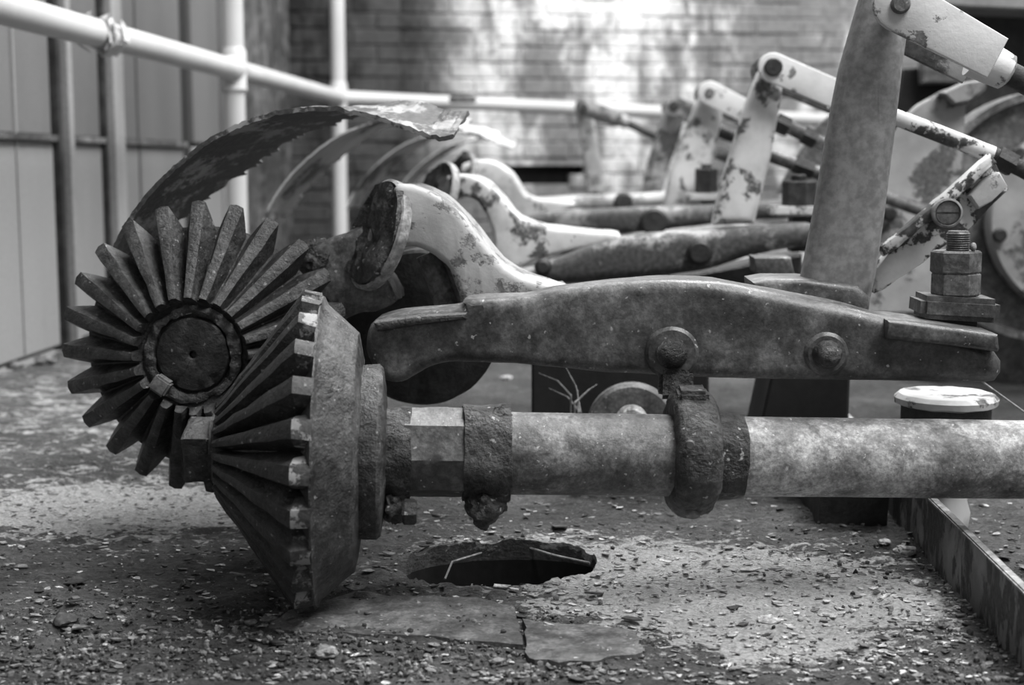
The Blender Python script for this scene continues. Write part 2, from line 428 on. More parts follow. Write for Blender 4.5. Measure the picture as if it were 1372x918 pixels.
b = B(); tube(b, [(RX, yf-.035, RZ), (RX, yf-.02, RZ), (RX, yf+.0, RZ)], [.0240, .0262, .0240], 18); obj('rail_joint', b, 'slate', hr)
c = at(620, 136, 4.67); b = B(); bbox(b, c+Vector((0, 0, .006)), (.085, .06, .020), .004); obj('clip', b, 'board', hr, label='dark clip on the far rail')

# ------------------------------------------------------------ bevel gears
def gear(name, label, org, zaxis, R, bodymat, toothmat, body, crest, root, nt=24, spin=0., wid=(.0058, .0026), rw=(.0105, .0042), flush=False):
    u, v, a = fr(zaxis); rot = Matrix((u, v, a)).transposed().to_euler()
    t = thing(name, label, 'gear', org, rot=rot)
    b = B(); lathe(b, body, (0,0,0), (0,0,1), 96); rough(b, .0009, 90)
    obj('gear_body', b, bodymat, t, local=True)
    for var in range(1):
        protos = []
        for k in range(5):
            b = B(); NS = 7; rings = []
            st = [(-.02, 0)]+[(s/NS, s/NS) for s in range(NS+1)]
            n_ = Vector((crest[1][1]-crest[0][1], -(crest[1][0]-crest[0][0]))).normalized()
            for idx, (s, tt) in enumerate(st):
                s_ = max(s, 0)
                cr = Vector(crest[0]).lerp(Vector(crest[1]), s_); ro = Vector(root[0]).lerp(Vector(root[1]), s_)
                w0 = wid[0]+(wid[1]-wid[0])*s_; w1 = rw[0]+(rw[1]-rw[0])*s_
                if idx == 0 and flush: cr = Vector((.1292, -.0185)); ro = Vector((.10, -.0185)); w0 *= 1.1
                elif idx == 0: cr = Vector((crest[0][0]-.004, crest[0][1]-.008)); ro = Vector((root[0][0]-.01, root[0][1]-.008)); w0 *= .8
                jag = .0011*noise.fractal(Vector((k*5.1, s_*9, 0)), 1, 2, 3)
                mid = cr.lerp(ro, .45)
                prof = [(ro, -w1*1.15), (mid, -(w0*.75+w1*.3)), (cr, -w0*.72), (cr+(cr-ro)*.05, 0), (cr, w0*.72), (mid, w0*.75+w1*.3), (ro, w1*1.15)]
                ring = []
                for q, (p, x) in enumerate(prof):
                    nn = .0012*noise.noise(Vector((k*3+q, s_*12, q*2.))) if idx else .0035*noise.noise(Vector((k*3+q*.9, 5, q*2.)))
                    ring.append(b.verts.new((p.x+jag+nn, x+nn*.8, p.y+jag+(nn if idx < 2 else 0))))
                rings.append(ring)
            for A, C in zip(rings, rings[1:]):
                for i in range(7): b.faces.new((A[i], A[(i+1) % 7], C[(i+1) % 7], C[i]))
            b.faces.new(rings[0][::-1]); b.faces.new(rings[-1])
            bmesh.ops.recalc_face_normals(b, faces=b.faces); b.normal_update()
            if flush:
                b.faces.ensure_lookup_table()
                for i in range(7):
                    if i in (1, 2, 3, 4): b.faces[i].material_index = 1
            me = bpy.data.meshes.new('tooth'); b.to_mesh(me); b.free(); me.materials.append(M[toothmat]); me.materials.append(M['worn'])
            me.polygons.foreach_set('use_smooth', [True]*len(me.polygons)); me.set_sharp_from_angle(angle=.75); protos.append(me)
        for i in range(nt):
            o = bpy.data.objects.new('tooth', protos[(i*3+i//5) % 5]); COL.objects.link(o); o.parent = t
            o.rotation_euler = (0, 0, spin+2*math.pi*i/nt)
    return t, (u, v, a)
# shaft line
A0 = at(400, 604, 1.15); A1 = at(1372, 616, 1.224); AX = (A1-A0).normalized()
def on(px):                                       # point of the axis seen at column px
    lo, hi = -.5, 1.5
    for _ in range(40):
        m_ = (lo+hi)/2; p = A0.lerp(A1, m_)-cam.location
        q = 686+F*p.dot(right)/p.dot(fw)
        if q < px: lo = m_
        else: hi = m_
    return A0.lerp(A1, lo)
body = [(0,.058), (.024,.058), (.030,.058), (.034,.054), (.050,.042), (.075,.022), (.098,.001), (.110,-.010), (.1200,-.0150), (.1290,-.0180), (.1285,-.0195), (.122,-.022), (.112,-.034), (.102,-.045),
        (.099,-.0485), (.080,-.052), (.072,-.0525), (.0725,-.056), (.073,-.066), (.070,-.069), (.056,-.071), (.045,-.072), (.040,-.073), (0,-.073)]
bodyD = []
for (r0, z0), (r1, z1) in zip(body, body[1:]):
    n_ = max(1, int(math.hypot(r1-r0, z1-z0)/.006))
    bodyD += [(r0+(r1-r0)*i/n_, z0+(z1-z0)*i/n_) for i in range(n_)]
bodyD.append(body[-1])
g1, fr1 = gear('bevel_gear', 'dark crusted conical gear on the shaft end, seen edge-on, lowest teeth near the floor', A0, -AX, .13, 'gear', 'gearD', bodyD,
      [(.1325,-.004), (.038,.066)], [(.104,-.008), (.025,.048)], spin=.06, wid=(.0100, .0036), rw=(.0135, .0046), flush=True)
# nut and grease on the shaft end
u1, v1, a1 = fr1
b = B(); lathe(b, [(0,.055), (.031,.055), (.033,.058), (.033,.066), (.030,.068), (.030,.070)], (0,0,0), (0,0,1), 32)
rough(b, .0012, 80); obj('hub_collar', b, 'hub', g1, local=True)
b = B(); lathe(b, [(0,.066), (.027,.066), (.0285,.069), (.0285,.090), (.026,.0925), (0,.0925)], (0,0,0), (0,0,1), 4, phase=.5)
dense(b, maxlen=.012); rough(b, .0016, 70); obj('end_nut', b, 'gearD', g1, local=True, label='square nut on the shaft end')
# rear gear
GC = at(276, 467, 1.355); RG = .1405
bodyR = [(0,.040), (.034,.040), (.036,.041), (.040,.041), (.046,.042), (.052,.045), (.055,.038), (.075,.022), (.098,.006), (.113,-.004), (.119,-.008), (.118,-.014), (.10,-.020), (.05,-.025), (0,-.025)]
bD = []
for (r0, z0), (r1, z1) in zip(bodyR, bodyR[1:]):
    n_ = max(1, int(math.hypot(r1-r0, z1-z0)/.006)); bD += [(r0+(r1-r0)*i/n_, z0+(z1-z0)*i/n_) for i in range(n_)]
bD.append(bodyR[-1])
g2, fr2 = gear('bevel_gear', 'dark conical gear seen face-on behind the shaft gear, with hub disc', GC, YN, RG, 'gearD', 'gear', bD,
      [(.1420,.001), (.055,.056)], [(.110,-.006), (.045,.034)], spin=.02, wid=(.0092, .0048), rw=(.0130, .0062))
b = B(); lathe(b, [(.0355,.038), (.0350,.0455), (.0335,.047), (.020,.0478), (.005,.048), (.0035,.047), (.0030,.041), (0,.040)], (0,0,0), (0,0,1), 64); rough(b, .0005, 120)
obj('hub_disc', b, 'hub', g2, local=True)
b = B(); lathe(b, [(.047,.036), (.046,.046), (.044,.047), (.042,.0475), (.040,.047), (.038,.0465), (.037,.041)], (0,0,0), (0,0,1), 96); rough(b, .0045, 60); obj('hub_ring', b, 'crust', g2, local=True)
b = B(); bbox(b, (0,0,0), (.017,.013,.016), .002, Matrix.Rotation(.6, 3, 'Y')); 
for v in b.verts: v.co += at(216, 516, 1.300)
rough(b, .001, 100); bmesh.ops.translate(b, verts=b.verts, vec=-GC)
bmesh.ops.transform(b, matrix=Matrix((fr2[0], fr2[1], fr2[2])).to_4x4(), verts=b.verts)
obj('key_block', b, 'nut', g2, local=True, label='small square key block on the hub')

# ------------------------------------------------------------ drive shaft
ds = thing('drive_shaft', 'long pitted round drive shaft with crusted collars crossing in front of the beam', 'shaft', on(700))
def seg(px0, px1, r, n=48, lump=.01, steps=None):
    b = B(); p0, p1 = on(px0), on(px1); steps = steps or max(2, int((px1-px0)/8))
    tube(b, [p0.lerp(p1, i/steps) for i in range(steps+1)], r, n, lump=lump); return b
b = seg(676, 900, .0346); obj('shaft_tube', b, 'shaftm', ds)
pR = on(1372)+AX*.9; b = B(); p0 = on(948); tube(b, [p0.lerp(pR, i/90) for i in range(91)], .0338, 48, lump=.01); obj('shaft_tube', b, 'shaft', ds, label='paler longer length of shaft tube')
b = seg(513, 550, .0385, lump=.06); rough(b, .003, 60); obj('hub_sleeve', b, 'crust', ds)
b = B(); lathe(b, [(0,0), (.037,0), (.038,.001), (.038,.0545), (.037,.0555), (0,.0555)], on(540), AX, 8, phase=math.pi/8+.37)
dense(b, maxlen=.012); rough(b, .0008, 70); obj('octagonal_neck', b, 'beam', ds)
b = seg(620, 682, .0405, lump=.05); rough(b, .0022, 60); obj('split_collar', b, 'crust', ds)
b = B(); blob(b, on(652)+Vector((0, -.010, -.040)), (.017, .026, .016), .22, 1.8, 4, 3); blob(b, on(648)+Vector((0, -.010, -.050)), (.009, .012, .013), .25, 2.2, 4, 5)
rough(b, .0012, 200); obj('grease_lump', b, 'crust', ds, label='hanging lump of crusted grease under the collar')
b = B(); blob(b, on(530)+Vector((0, -.012, -.042)), (.012, .02, .015), .22, 2.2, 4, 8); rough(b, .001, 200); obj('grease_lump', b, 'crust', ds)
b = B(); blob(b, on(672)+Vector((0, -.010, .034)), (.009, .01, .007), .4, 2, 3, 2); rough(b, .001, 200); obj('grease_lump', b, 'crust', ds)
b = B(); hexn(b, on(536)+Vector((.006, -.036, -.042)), AX, .011, .012); rough(b, .0006, 100); obj('clamp_bolt', b, 'gearD', ds)
cc = on(926)
prof = [(0,-.019), (.045,-.019), (.0495,-.0165), (.0525,-.011), (.0535,-.004), (.0535,.005), (.0525,.011), (.0495,.0155), (.045,.018), (0,.018)]
pd = []
for (r0, z0), (r1, z1) in zip(prof, prof[1:]):
    n_ = max(1, int(math.hypot(r1-r0, z1-z0)/.005)); pd += [(r0+(r1-r0)*i/n_, z0+(z1-z0)*i/n_) for i in range(n_)]
pd.append(prof[-1])
b = B(); lathe(b, pd, cc+Vector((0, 0, .0025)), AX, 64); rough(b, .0018, 70); obj('ring_collar', b, 'crust', ds, label='thick crusted ring collar around the shaft')
b = seg(942, 992, .0358, lump=.05); rough(b, .0018, 80); obj('crusted_band', b, 'crust', ds)
b = B(); bbox(b, cc+Vector((0, .0, .052)), (.026, .04, .012), .003); rough(b, .001, 80); obj('collar_lug', b, 'crust', ds)
b = B(); disc(b, on(918)+Vector((0, -.0525, .020)), YN, .004, .003, .001, 12); obj('set_screw', b, 'nut', ds); b = B(); disc(b, cc+Vector((0, -.028, -.0415)), Vector((0, -.6, -.8)), .006, .005, .001, 12); obj('set_screw', b, 'nut', ds)

# ------------------------------------------------------------ rocker beams
def bolt(parent, px, py, Y, r1, r2, out, mat='beam', mat2='crust'):
    c = at(px, py, Y); b = B(); disc(b, c+Vector((0,.004,0)), YN, r1, .008, .003, 32); rough(b, .0006, 80)
    w_ = obj('washer', b, mat, parent); b = B()
    lathe(b, [(r2*1.25,0), (r2*1.2,out*.3), (r2,out*.45), (r2*.9,out*.8), (r2*.55,out), (0,out*1.05)], c+Vector((0,-.003,0)), YN, 20); rough(b, .0010, 110)
    o = obj('bolt', b, mat2, w_)
bm1 = thing('rocker_beam', 'big dark rocker beam with two round bolts, nearest of the row, above the shaft', 'beam', at(900, 500, 1.25))
out1 = [(494,436), (520,424), (560,418), (618,413), (622,404), (700,398), (740,389), (800,382), (860,376), (900,375), (960,379), (1040,393), (1120,408), (1190,426), (1230,434), (1334,470), (1336,512),
        (1270,513), (1190,512), (1100,511), (1000,509), (880,505), (760,496), (690,489), (640,487), (600,487), (575,493), (556,504), (536,515), (515,513), (500,498), (488,470)]
b = B(); slab(b, out1, 1.235, 1.300, .012, 5, 3); dense(b, maxlen=.02); rough(b, .0012, 25); obj('beam_body', b, 'beam', bm1)
b = B(); slab(b, [(1190,430), (1215,431), (1338,449), (1340,468), (1338,472), (1270,463), (1188,455)], 1.222, 1.31, .004, 3); rough(b, .0006, 60); obj('top_lip', b, 'beam', bm1)
b = B(); slab(b, [(500,432), (560,424), (625,420), (625,428), (560,436), (505,445)], 1.224, 1.31, .003, 2); rough(b, .0008, 70); obj('end_lip', b, 'gear', bm1)
bolt(bm1, 900, 473, 1.235, .0235, .011, .014); bolt(bm1, 1107, 474, 1.235, .0190, .010, .022)
b = B(); c = at(905, 512, 1.24); bbox(b, c, (.03, .03, .025), .004); rough(b, .002, 80); obj('hanger_lug', b, 'crust', bm1)
# repeats behind
def beamN(label, pix, Y, d, mat, bolts, bev=.016):
    t = thing('rocker_beam', label, 'beam', at(pix[0][0], pix[0][1], Y)); b = B(); slab(b, pix, Y, Y+d, bev, 4, 3)
    rough(b, .002, 20); obj('beam_body', b, mat, t)
    for (x, y, r) in bolts:
        b = B(); disc(b, at(x, y, Y)+Vector((0,.004,0)), YN, r, .02, .005, 20); obj('bolt', b, 'dark', t)
    return t
beamN('patchy black and white rocker beam just behind the big dark one, rising to the right', [(640,380), (690,362), (730,352), (790,330), (850,316), (930,311), (1010,304), (1086,299), (1088,328), (1020,340), (960,358), (900,369), (820,376), (720,384)], 1.98, .075, 'mixed', [(937,338,.018), (728,357,.012)])
beamN('pale rocker beam with dark smudged middle, third in the row from the viewer', [(690,300), (730,285), (800,280), (860,278), (930,275), (1000,272), (1070,268), (1075,290), (1000,296), (930,304), (860,312), (780,312), (720,312)], 2.68, .08, 'mixed', [(876,297,.026)])
beamN('whitish rocker beam fourth in the row, low before the brick wall', [(660,282), (700,268), (780,262), (850,260), (920,256), (920,272), (860,278), (780,284), (700,286)], 3.38, .08, 'white', [(835,270,.022)])

# ------------------------------------------------------------ arched brackets (cam housings)
def bracket(label, pix, Y0, Y1, mat, fl, fr_, bandmat, flmat, k=3):
    t = thing('arched_bracket', label, 'bracket', at(pix[0][0], pix[0][1], Y0)+Vector((0,0,-.03)))
    b = B(); slab(b, pix, Y0, Y1, .007, 3, k); dense(b, maxlen=.03); rough(b, .0018, 30); obj('arch', b, mat, t)
    c = at(fl[0], fl[1], Y0+.025); ax = Vector((-.80, -.50, .30)).normalized()
    b = B(); lathe(b, [(0,-.006), (fr_*.97,-.006), (fr_,-.003), (fr_,.004), (fr_*.95,.006), (fr_*.9,.002), (0,.002)], c, ax, 48); obj('flange', b, bandmat, t)
    b = B(); lathe(b, [(0,.008)]+[(fr_*.93*i/14, .008) for i in range(1, 15)]+[(fr_*.93, .003)], c, ax, 56); rough(b, .009, 28, 3, 5); obj('grease_cake', b, flmat, t, label='thick black grease on the flange face')
    return t
bracket('peeling white arched bracket with grease-caked flange, nearest of the row, left of the beam', [(528,254), (545,247), (568,253), (595,268), (620,292), (643,322), (668,352), (700,372), (745,386), (760,396), (720,404), (650,414), (622,418), (614,392), (602,362), (582,343), (556,332), (536,330), (530,300)], 1.36, 1.46, 'white', (508,315), .056, 'pale', 'crust')
bracket('white arched bracket with dark crescent edge, second in the row', [(598,236), (625,234), (650,244), (672,266), (695,292), (730,304), (790,310), (830,314), (820,326), (770,336), (720,348), (690,362), (668,352), (660,330), (655,300), (640,270), (615,262), (600,258)], 2.02, 2.14, 'white2', (588,262), .050, 'pale', 'dark')
bracket('white spotted arched bracket third in the row, rising behind the others', [(620,220), (650,214), (672,222), (690,238), (705,262), (735,268), (770,274), (740,290), (700,300), (672,262), (650,246), (622,240)], 2.72, 2.84, 'white2', (620,236), .046, 'pale', 'dark')
# drum behind the beam's left end
dr = thing('drum', 'dark cast drum under the white arched bracket behind the beam', 'drum', at(566, 440, 1.50))
b = B(); lathe(b, [(0,0), (.080,0), (.083,.003), (.083,.055), (.080,.058), (0,.058)], at(564, 440, 1.492), Vector((0,1,0)), 64); rough(b, .001, 40); obj('drum_body', b, 'dark', dr)
for x0, x1, r in ((572, 600, .012), (603, 630, .011)):
    b = B(); tube(b, [at(x0, 340, 1.452), at((x0+x1)/2, 372, 1.452), at(x1, 415, 1.452)], r, 18); obj('spoke', b, 'pale', dr)
# bearing block behind gear
bb = thing('bearing_block', 'chunky dark crusted bearing block wedged between gear fan and bracket flange', 'bearing', at(465, 420, 1.40))
b = B(); slab(b, [(408,336), (440,320), (484,303), (500,330), (516,368), (530,404), (500,418), (455,428), (430,400)], 1.405, 1.48, .006, 3); dense(b, maxlen=.012); rough(b, .003, 50); obj('block_body', b, 'beam', bb)
b = B(); blob(b, at(424, 345, 1.42), (.022, .02, .020), .25, 2, 4, 4); rough(b, .002, 120); obj('grease_cake', b, 'crust', bb)
b = B(); tube(b, [at(440, 360, 1.44), at(452, 372, 1.70)], .03, 20); obj('stub_shaft', b, 'dark', bb)

# ------------------------------------------------------------ curved guards
def guard(label, near, Y, wfun, lift, mat, th=.0028, seed=0):
    t = thing('curved_guard', label, 'guard', at(near[0][0], near[0][1], Y))
    P = spline([Vector((p[0], p[1], 0)) for p in near], 10); n = len(P); NV = 16
    b = B(); g = []
    for i, p in enumerate(P):
        s = i/(n-1); q = at(p.x, p.y, Y); W_ = wfun(s)*(1+.13*noise.fractal(Vector((s*16, seed, 0)), 1, 2, 4)+.10*(noise.noise(Vector((s*60, seed, 9)))>.1))
        row = []
        for j in range(NV+1):
            v = j/NV; d = .0018*noise.fractal(Vector((s*30, v*6, seed)), 1, 2, 3)
            e = .002*noise.noise(Vector((s*90, seed, 4))) if j == 0 else 0
            row.append(b.verts.new(q+Vector((d, W_*v, d+e+lift(s)*v))))
        g.append(row)
    for i in range(n-1):
        for j in range(NV): b.faces.new((g[i][j], g[i+1][j], g[i+1][j+1], g[i][j+1]))
    bmesh.ops.recalc_face_normals(b, faces=b.faces)
    bmesh.ops.solidify(b, geom=b.faces[:]+b.edges[:]+b.verts[:], thickness=th)
    obj('guard_sheet', b, mat, t)
    return t
arc = [(146,345), (160,312), (180,280), (206,248), (240,216), (282,184), (330,161), (385,146), (440,143), (490,151), (540,167), (580,181), (608,181)]
def w1(s): return .17+.14*sst(.05, .35, s)*(1-sst(.55, .95, s))
def scale_arc(k, dx=0, dy=0, n0=0, n1=99): return [(HX+(x-HX)*k+dx, HY+(y-HY)*k+dy) for x, y in arc][n0:n1]
guard('ragged curved sheet-metal guard arching over the toothed gears, nearest and largest', arc, 1.40, w1, lambda s: .030*sst(.55, .85, s), 'guard', .0045, 1)
def w2(s): return .17+.08*sst(0, .4, s)*(1-sst(.6, .95, s))
guard('pale peeling curved guard second in the row, showing under the nearest arc', scale_arc(.68, 0, -10, 0, 11), 2.06, w2, lambda s: .02*sst(.5, .8, s), 'guardw', .003, 2)
guard('pale peeling curved guard third in the row behind the second arc', scale_arc(.508, 0, -4, 0, 11), 2.75, w2, lambda s: .02*sst(.5, .8, s), 'guardw', .003, 3)
guard('pale peeling curved guard farthest in the row beside the far brackets', scale_arc(.41, 0, 0, 0, 11), 3.41, w2, lambda s: .02*sst(.5, .8, s), 'guardw', .003, 4)

# ------------------------------------------------------------ levers and links
def lever(label, pix, Y, d, mat, bev, pts=None, k=0):
    t = thing('lever', label, 'lever', at(pix[-1][0], pix[-1][1], Y)); b = B(); slab(b, pix, Y, Y+d, bev, 5, k); dense(b, maxlen=.04); rough(b, .0008, 30); obj('lever_arm', b, mat, t); return t
l1 = lever('tall thick grey steel lever rising behind the big dark beam out of frame', [(1170,-45), (1190,-58), (1216,-50), (1228,-20), (1218,60), (1204,180), (1190,290), (1178,370), (1168,415), (1110,420), (1064,410), (1078,372), (1096,280), (1112,180), (1130,90), (1150,20)], 1.33, .045, 'lever', .018)
b = B(); slab(b, [(1008,378), (1030,374), (1080,374), (1150,384), (1168,400), (1165,425), (1040,425), (1010,410)], 1.315, 1.39, .006, 3); rough(b, .0006, 60); obj('base_flange', b, 'beam', l1)
def stad(c, p, r0, r1, n=9):
    """rounded link outline from eye c (radius r0) to end p (half width r1), pixels"""
    d = math.atan2(p[1]-c[1], p[0]-c[0]); o = []
    for i in range(n+1):
        t = d+math.pi/2+math.pi*i/n; o.append((c[0]+r0*math.cos(t), c[1]+r0*math.sin(t)))
    o.append((p[0]+r1*math.cos(d-math.pi/2), p[1]+r1*math.sin(d-math.pi/2))); o.append((p[0]+r1*math.cos(d+math.pi/2), p[1]+r1*math.sin(d+math.pi/2)))
    return o
def link(label, c, p, r0, r1, Y, d, gap, mat, pin, pinmat='dark', shank=None):
    t = thing('clevis_link', label, 'link', at(c[0], c[1], Y)); o = stad(c, p, r0, r1)
    b = B(); slab(b, o, Y, Y+d, .0025, 2); obj('front_plate', b, mat, t)
    b = B(); kk = Y/(Y+gap); slab(b, [(HX+(x-HX)*kk, HY+(y-HY)*kk) for x, y in o], Y+gap, Y+gap+d, .0025, 2); obj('rear_plate', b, 'mixed', t)
    C = at(c[0], c[1], Y); b = B(); disc(b, C+Vector((0, gap+d+.004, 0)), YN, pin, gap+d+.010, .002, 24); obj('pin', b, pinmat, t)
    if shank:
        Pm = at(p[0], p[1], Y)+Vector((0, gap/2, 0)); Q = at(shank[0], shank[1], Y)+Vector((0, gap/2, 0)); dd = (Q-Pm).normalized()
        b = B(); tube(b, [Pm-dd*.012, Pm+dd*.01, Pm+dd*.022, Pm+dd*.026], [r1*sc(Y)*.95, r1*sc(Y)*.86, r1*sc(Y)*.8, r1*sc(Y)*.5], 24); obj('socket', b, mat, t)
        b = B(); tube(b, [Pm+dd*.02, Q], r1*sc(Y)*.55, 16); obj('rod', b, 'dark', t)
    return t
link('big white clevis link pinned to the tall grey lever, top right', (1206,6), (1338,78), 36, 30, 1.300, .010, .085, 'link', .0085, 'nut', (1480,150))
l2 = lever('white peeling lever second in the row, left of the tall grey lever', [(1017,96), (1036,78), (1052,96), (1047,140), (1034,210), (1022,260), (1012,300), (955,302), (966,250), (985,190), (1000,140)], 2.02, .05, 'white2', .014)
link('white clevis link with dark pin atop the second lever', (1036,90), (1135,132), 20, 19, 1.985, .012, .09, 'link', .0125, 'dark', (1210,168))
l3 = lever('white spotted lever third in the row', [(936,130), (950,112), (970,128), (968,160), (955,215), (944,262), (940,285), (888,285), (897,240), (915,185)], 2.80, .06, 'white2', .014)
link('small white clevis link with nut atop the third lever', (951,124), (1005,152), 16, 15, 2.76, .014, .10, 'link', .009, 'nut', (1060,175))
l4 = lever('patchy narrow lever fourth in the row', [(890,148), (903,132), (918,148), (913,175), (898,220), (885,268), (858,268), (866,225), (880,180)], 3.42, .06, 'mixed', .012)
link('small dull clevis link atop the fourth lever', (903,142), (945,158), 14, 12, 3.38, .014, .10, 'mixed', .012, 'dark')
l5 = lever('pale far lever leaning left against the brick wall beside the slot', [(770,144), (782,132), (795,146), (800,185), (812,248), (808,262), (786,262), (780,200)], 4.10, .06, 'white', .012)
link('farthest clevis link crossing the white rail', (782,144), (832,160), 12, 10, 4.06, .014, .10, 'mixed', .012, 'dark', (888,186))
# connecting rods behind levers
def rod(label, pts, r, mat, collars=()):
    t = thing('connecting_rod', label, 'rod', at(*pts[0])); W_ = [at(*p) for p in pts]
    b = B(); tube(b, W_, r, 16, lump=.08); obj('rod_bar', b, mat, t)
    for (f, rr, L) in collars:
        c = W_[0].lerp(W_[-1], f); d = (W_[-1]-W_[0]).normalized(); b = B(); lathe(b, [(0,0), (rr,0), (rr,L), (0,L)], c, d, 6); obj('coupling', b, 'dark', t)
    return t
rod('flaky pale rod running down right behind the tall grey lever', [(1150,140,1.48), (1208,160,1.48), (1260,180,1.48), (1330,207,1.48)], .0085, 'clamp')
rod('dark rod leaving the frame at the right above the diagonal clamp', [(1330,207,1.50), (1372,228,1.50), (1480,290,1.50)], .0085, 'dark', [(.03, .013, .02)])
rod('thin dark rod between second lever and tall lever, upper', [(1040,162,2.1), (1080,182,2.1), (1160,222,2.1)], .010, 'mixed', [(.0, .014, .02), (.3, .014, .02)])
rod('thin dark rod between second lever and tall lever, lower, reaching the pale wheel guard', [(1020,204,2.16), (1120,240,2.16), (1240,284,2.16)], .010, 'nut', [(.2, .014, .03)])
rod('short dark rod behind the third lever', [(950,170,2.9), (1000,190,2.9)], .013, 'dark')
rod('lower short dark rod behind the third lever', [(960,205,2.9), (1010,224,2.9)], .012, 'nut')
# ------------------------------------------------------------ clamping nuts on the beam end
cs = at(1283, 440, 1.30); s_ = sc(1.30)
cn = thing('clamp_stud', 'threaded stud with two stacked hex nuts and washer plate on the big beam\'s right end', 'bolt', cs)
b = B(); bbox(b, at(1278, 411, 1.30), (.070, .055, .021), .005, Matrix.Rotation(.05, 3, 'Y')); rough(b, .0006, 50); obj('washer_plate', b, 'beam', cn)
b = B(); box(b, at(1272, 433, 1.30), (.040, .035, .014)); obj('spacer', b, 'dark', cn)
for yb, hh, rr in ((396, .021, .0215), (366, .0205, .0222)):
    b = B(); hexn(b, at(1280, yb, 1.30), ZP, rr, hh, phase=.30, bev=.0018); obj('nut', b, 'nut', cn)
b = B(); pr = [(.0105, 0)]
for i in range(9): pr += [(.0105, i*.002+.0), (.0094, i*.002+.001)]
lathe(b, pr+[(.009, .0185), (0, .0185)], at(1283, 337, 1.30), ZP, 24); obj('stud', b, 'nut', cn)
tb = B(); blob(tb, at(1304, 331, 1.29), (.003, .003, .004), .1); obj('bead', tb, 'pale', cn)
# cup strut under the beam end
cp = thing('cup_strut', 'cup strut with flaking pale rim and bright white foot under the beam\'s right end', 'strut', Vector((at(1268, 545, 1.40).x, 1.40, 0)))
c = at(1268, 531, 1.40)
b = B(); lathe(b, [(0,.002), (.040,.003), (.046,.003), (.050,-.001), (.049,-.007), (.043,-.009)], c, ZP, 48); rough(b, .0008, 60); obj('cup_rim', b, 'white2', cp)
b = B(); lathe(b, [(.043,-.006), (.043,-.05), (.030,-.08), (.016,-.09), (.016,-c.z+.07)], c, ZP, 40); obj('cup_body', b, 'dark', cp)
b = B(); lathe(b, [(0,.003), (.020,.003), (.025,.008), (.026,.03), (.021,.05), (.019,.085), (0,.085)], Vector((c.x, c.y, 0)), ZP, 40); rough(b, .004, 40); obj('foot', b, 'pipe', cp)
b = B(); tube(b, [at(1300, 500, 1.27), at(1372, 552, 1.27), at(1400, 575, 1.27)], .0012, 6); tag(obj('wire', b, 'pale'), 'thin loose wire slanting down at the right by the white cup', 'wire')
# ------------------------------------------------------------ diagonal clamp
dc = thing('diagonal_strap', 'heavily flaked white diagonal strap with a slotted screw at right', 'strap', at(1175, 390, 1.46))
b = B(); slab(b, [(1172,362), (1172,394), (1215,368), (1262,334), (1300,307), (1352,254), (1330,212), (1310,228), (1270,262), (1215,306)], 1.455, 1.475, .003, 2); dense(b, maxlen=.015); rough(b, .002, 60); obj('strap_plate', b, 'clamp', dc)
b = B(); slab(b, [(1180,330), (1216,304), (1270,258), (1328,206), (1336,218), (1276,272), (1222,318), (1186,344)], 1.435, 1.460, .004, 2); dense(b, maxlen=.015); rough(b, .002, 80); obj('strap_flange', b, 'clamp', dc)
b = B(); slab(b, [(1352,250), (1340,232), (1320,240), (1300,262), (1312,280), (1330,270)], 1.44, 1.46, .004, 2); rough(b, .002, 60); obj('end_lug', b, 'white', dc)
c = at(1267, 285, 1.435)
b = B(); lathe(b, [(.0145,0), (.0145,.010), (.0125,.011), (.0118,.006), (0,.006)], c, YN, 36); obj('screw_ring', b, 'pale', dc)
b = B(); dd = Vector((1, 0, -.02)).normalized()
for sg in (1, -1):
    vs = []
    for i in range(17):
        t = math.pi*i/16; vs.append(c+Vector((math.cos(t)*.0112, -.009, sg*(math.sin(t)*.0100+.0010))))
    vv = [b.verts.new(p) for p in vs]; ww = [b.verts.new(p+Vector((0,.006,0))) for p in vs]
    b.faces.new(vv if sg > 0 else vv[::-1]); n_ = len(vv)
    for i in range(n_): b.faces.new((vv[i], vv[(i+1) % n_], ww[(i+1) % n_], ww[i]))
bmesh.ops.recalc_face_normals(b, faces=b.faces)
obj('slotted_screw', b, 'nut', dc)
# ------------------------------------------------------------ wheels and guard at right
wg = thing('wheel_guard', 'large pale crescent-shaped plate guard behind the levers at right', 'guard', at(1200, 400, 2.2))
b = B(); slab(b, [(1140,420), (1140,300), (1160,220), (1195,172), (1230,140), (1262,122), (1292,112), (1320,106), (1322,120), (1296,142), (1272,168), (1255,200), (1244,240), (1240,290), (1246,340), (1262,390), (1280,420)], 2.20, 2.215, .003, 1); rough(b, .001, 12); obj('guard_plate', b, 'disc', wg)
for x, y, r in ((1190,286,.011), (1232,262,.0), (1297,125,.011)):
    if r: b = B(); disc(b, at(x, y, 2.2), YN, r, .015, .003, 16); obj('rivet', b, 'dark' if x < 1250 else 'pale', wg)
b = B(); slab(b, [(1262,124), (1292,110), (1322,105), (1322,118), (1300,136), (1280,140)], 2.17, 2.20, .003, 1); obj('end_tab', b, 'mixed', wg)
dw = thing('flywheel', 'big dark flywheel with pale inner disc at the right edge', 'wheel', at(1420, 290, 2.30))
Rw = 165*sc(2.3)
b = B(); lathe(b, [(0,0), (Rw*.93,0), (Rw*.94,.02), (Rw,.02), (Rw,-.06), (0,-.06)], at(1402, 290, 2.32), YN, 80); obj('wheel_body', b, 'nut', dw)
b = B(); lathe(b, [(0,.028), (.150,.028), (.155,.022), (.155,0), (0,0)], at(1452, 292, 2.30), YN, 72); obj('inner_disc', b, 'disc', dw)
for x, y in ((1338,315), (1256,244), (1362,206), (1290,350)):
    b = B(); disc(b, at(x, y, 2.27), YN, .011, .012, .003, 14); obj('rivet', b, 'dark', dw)
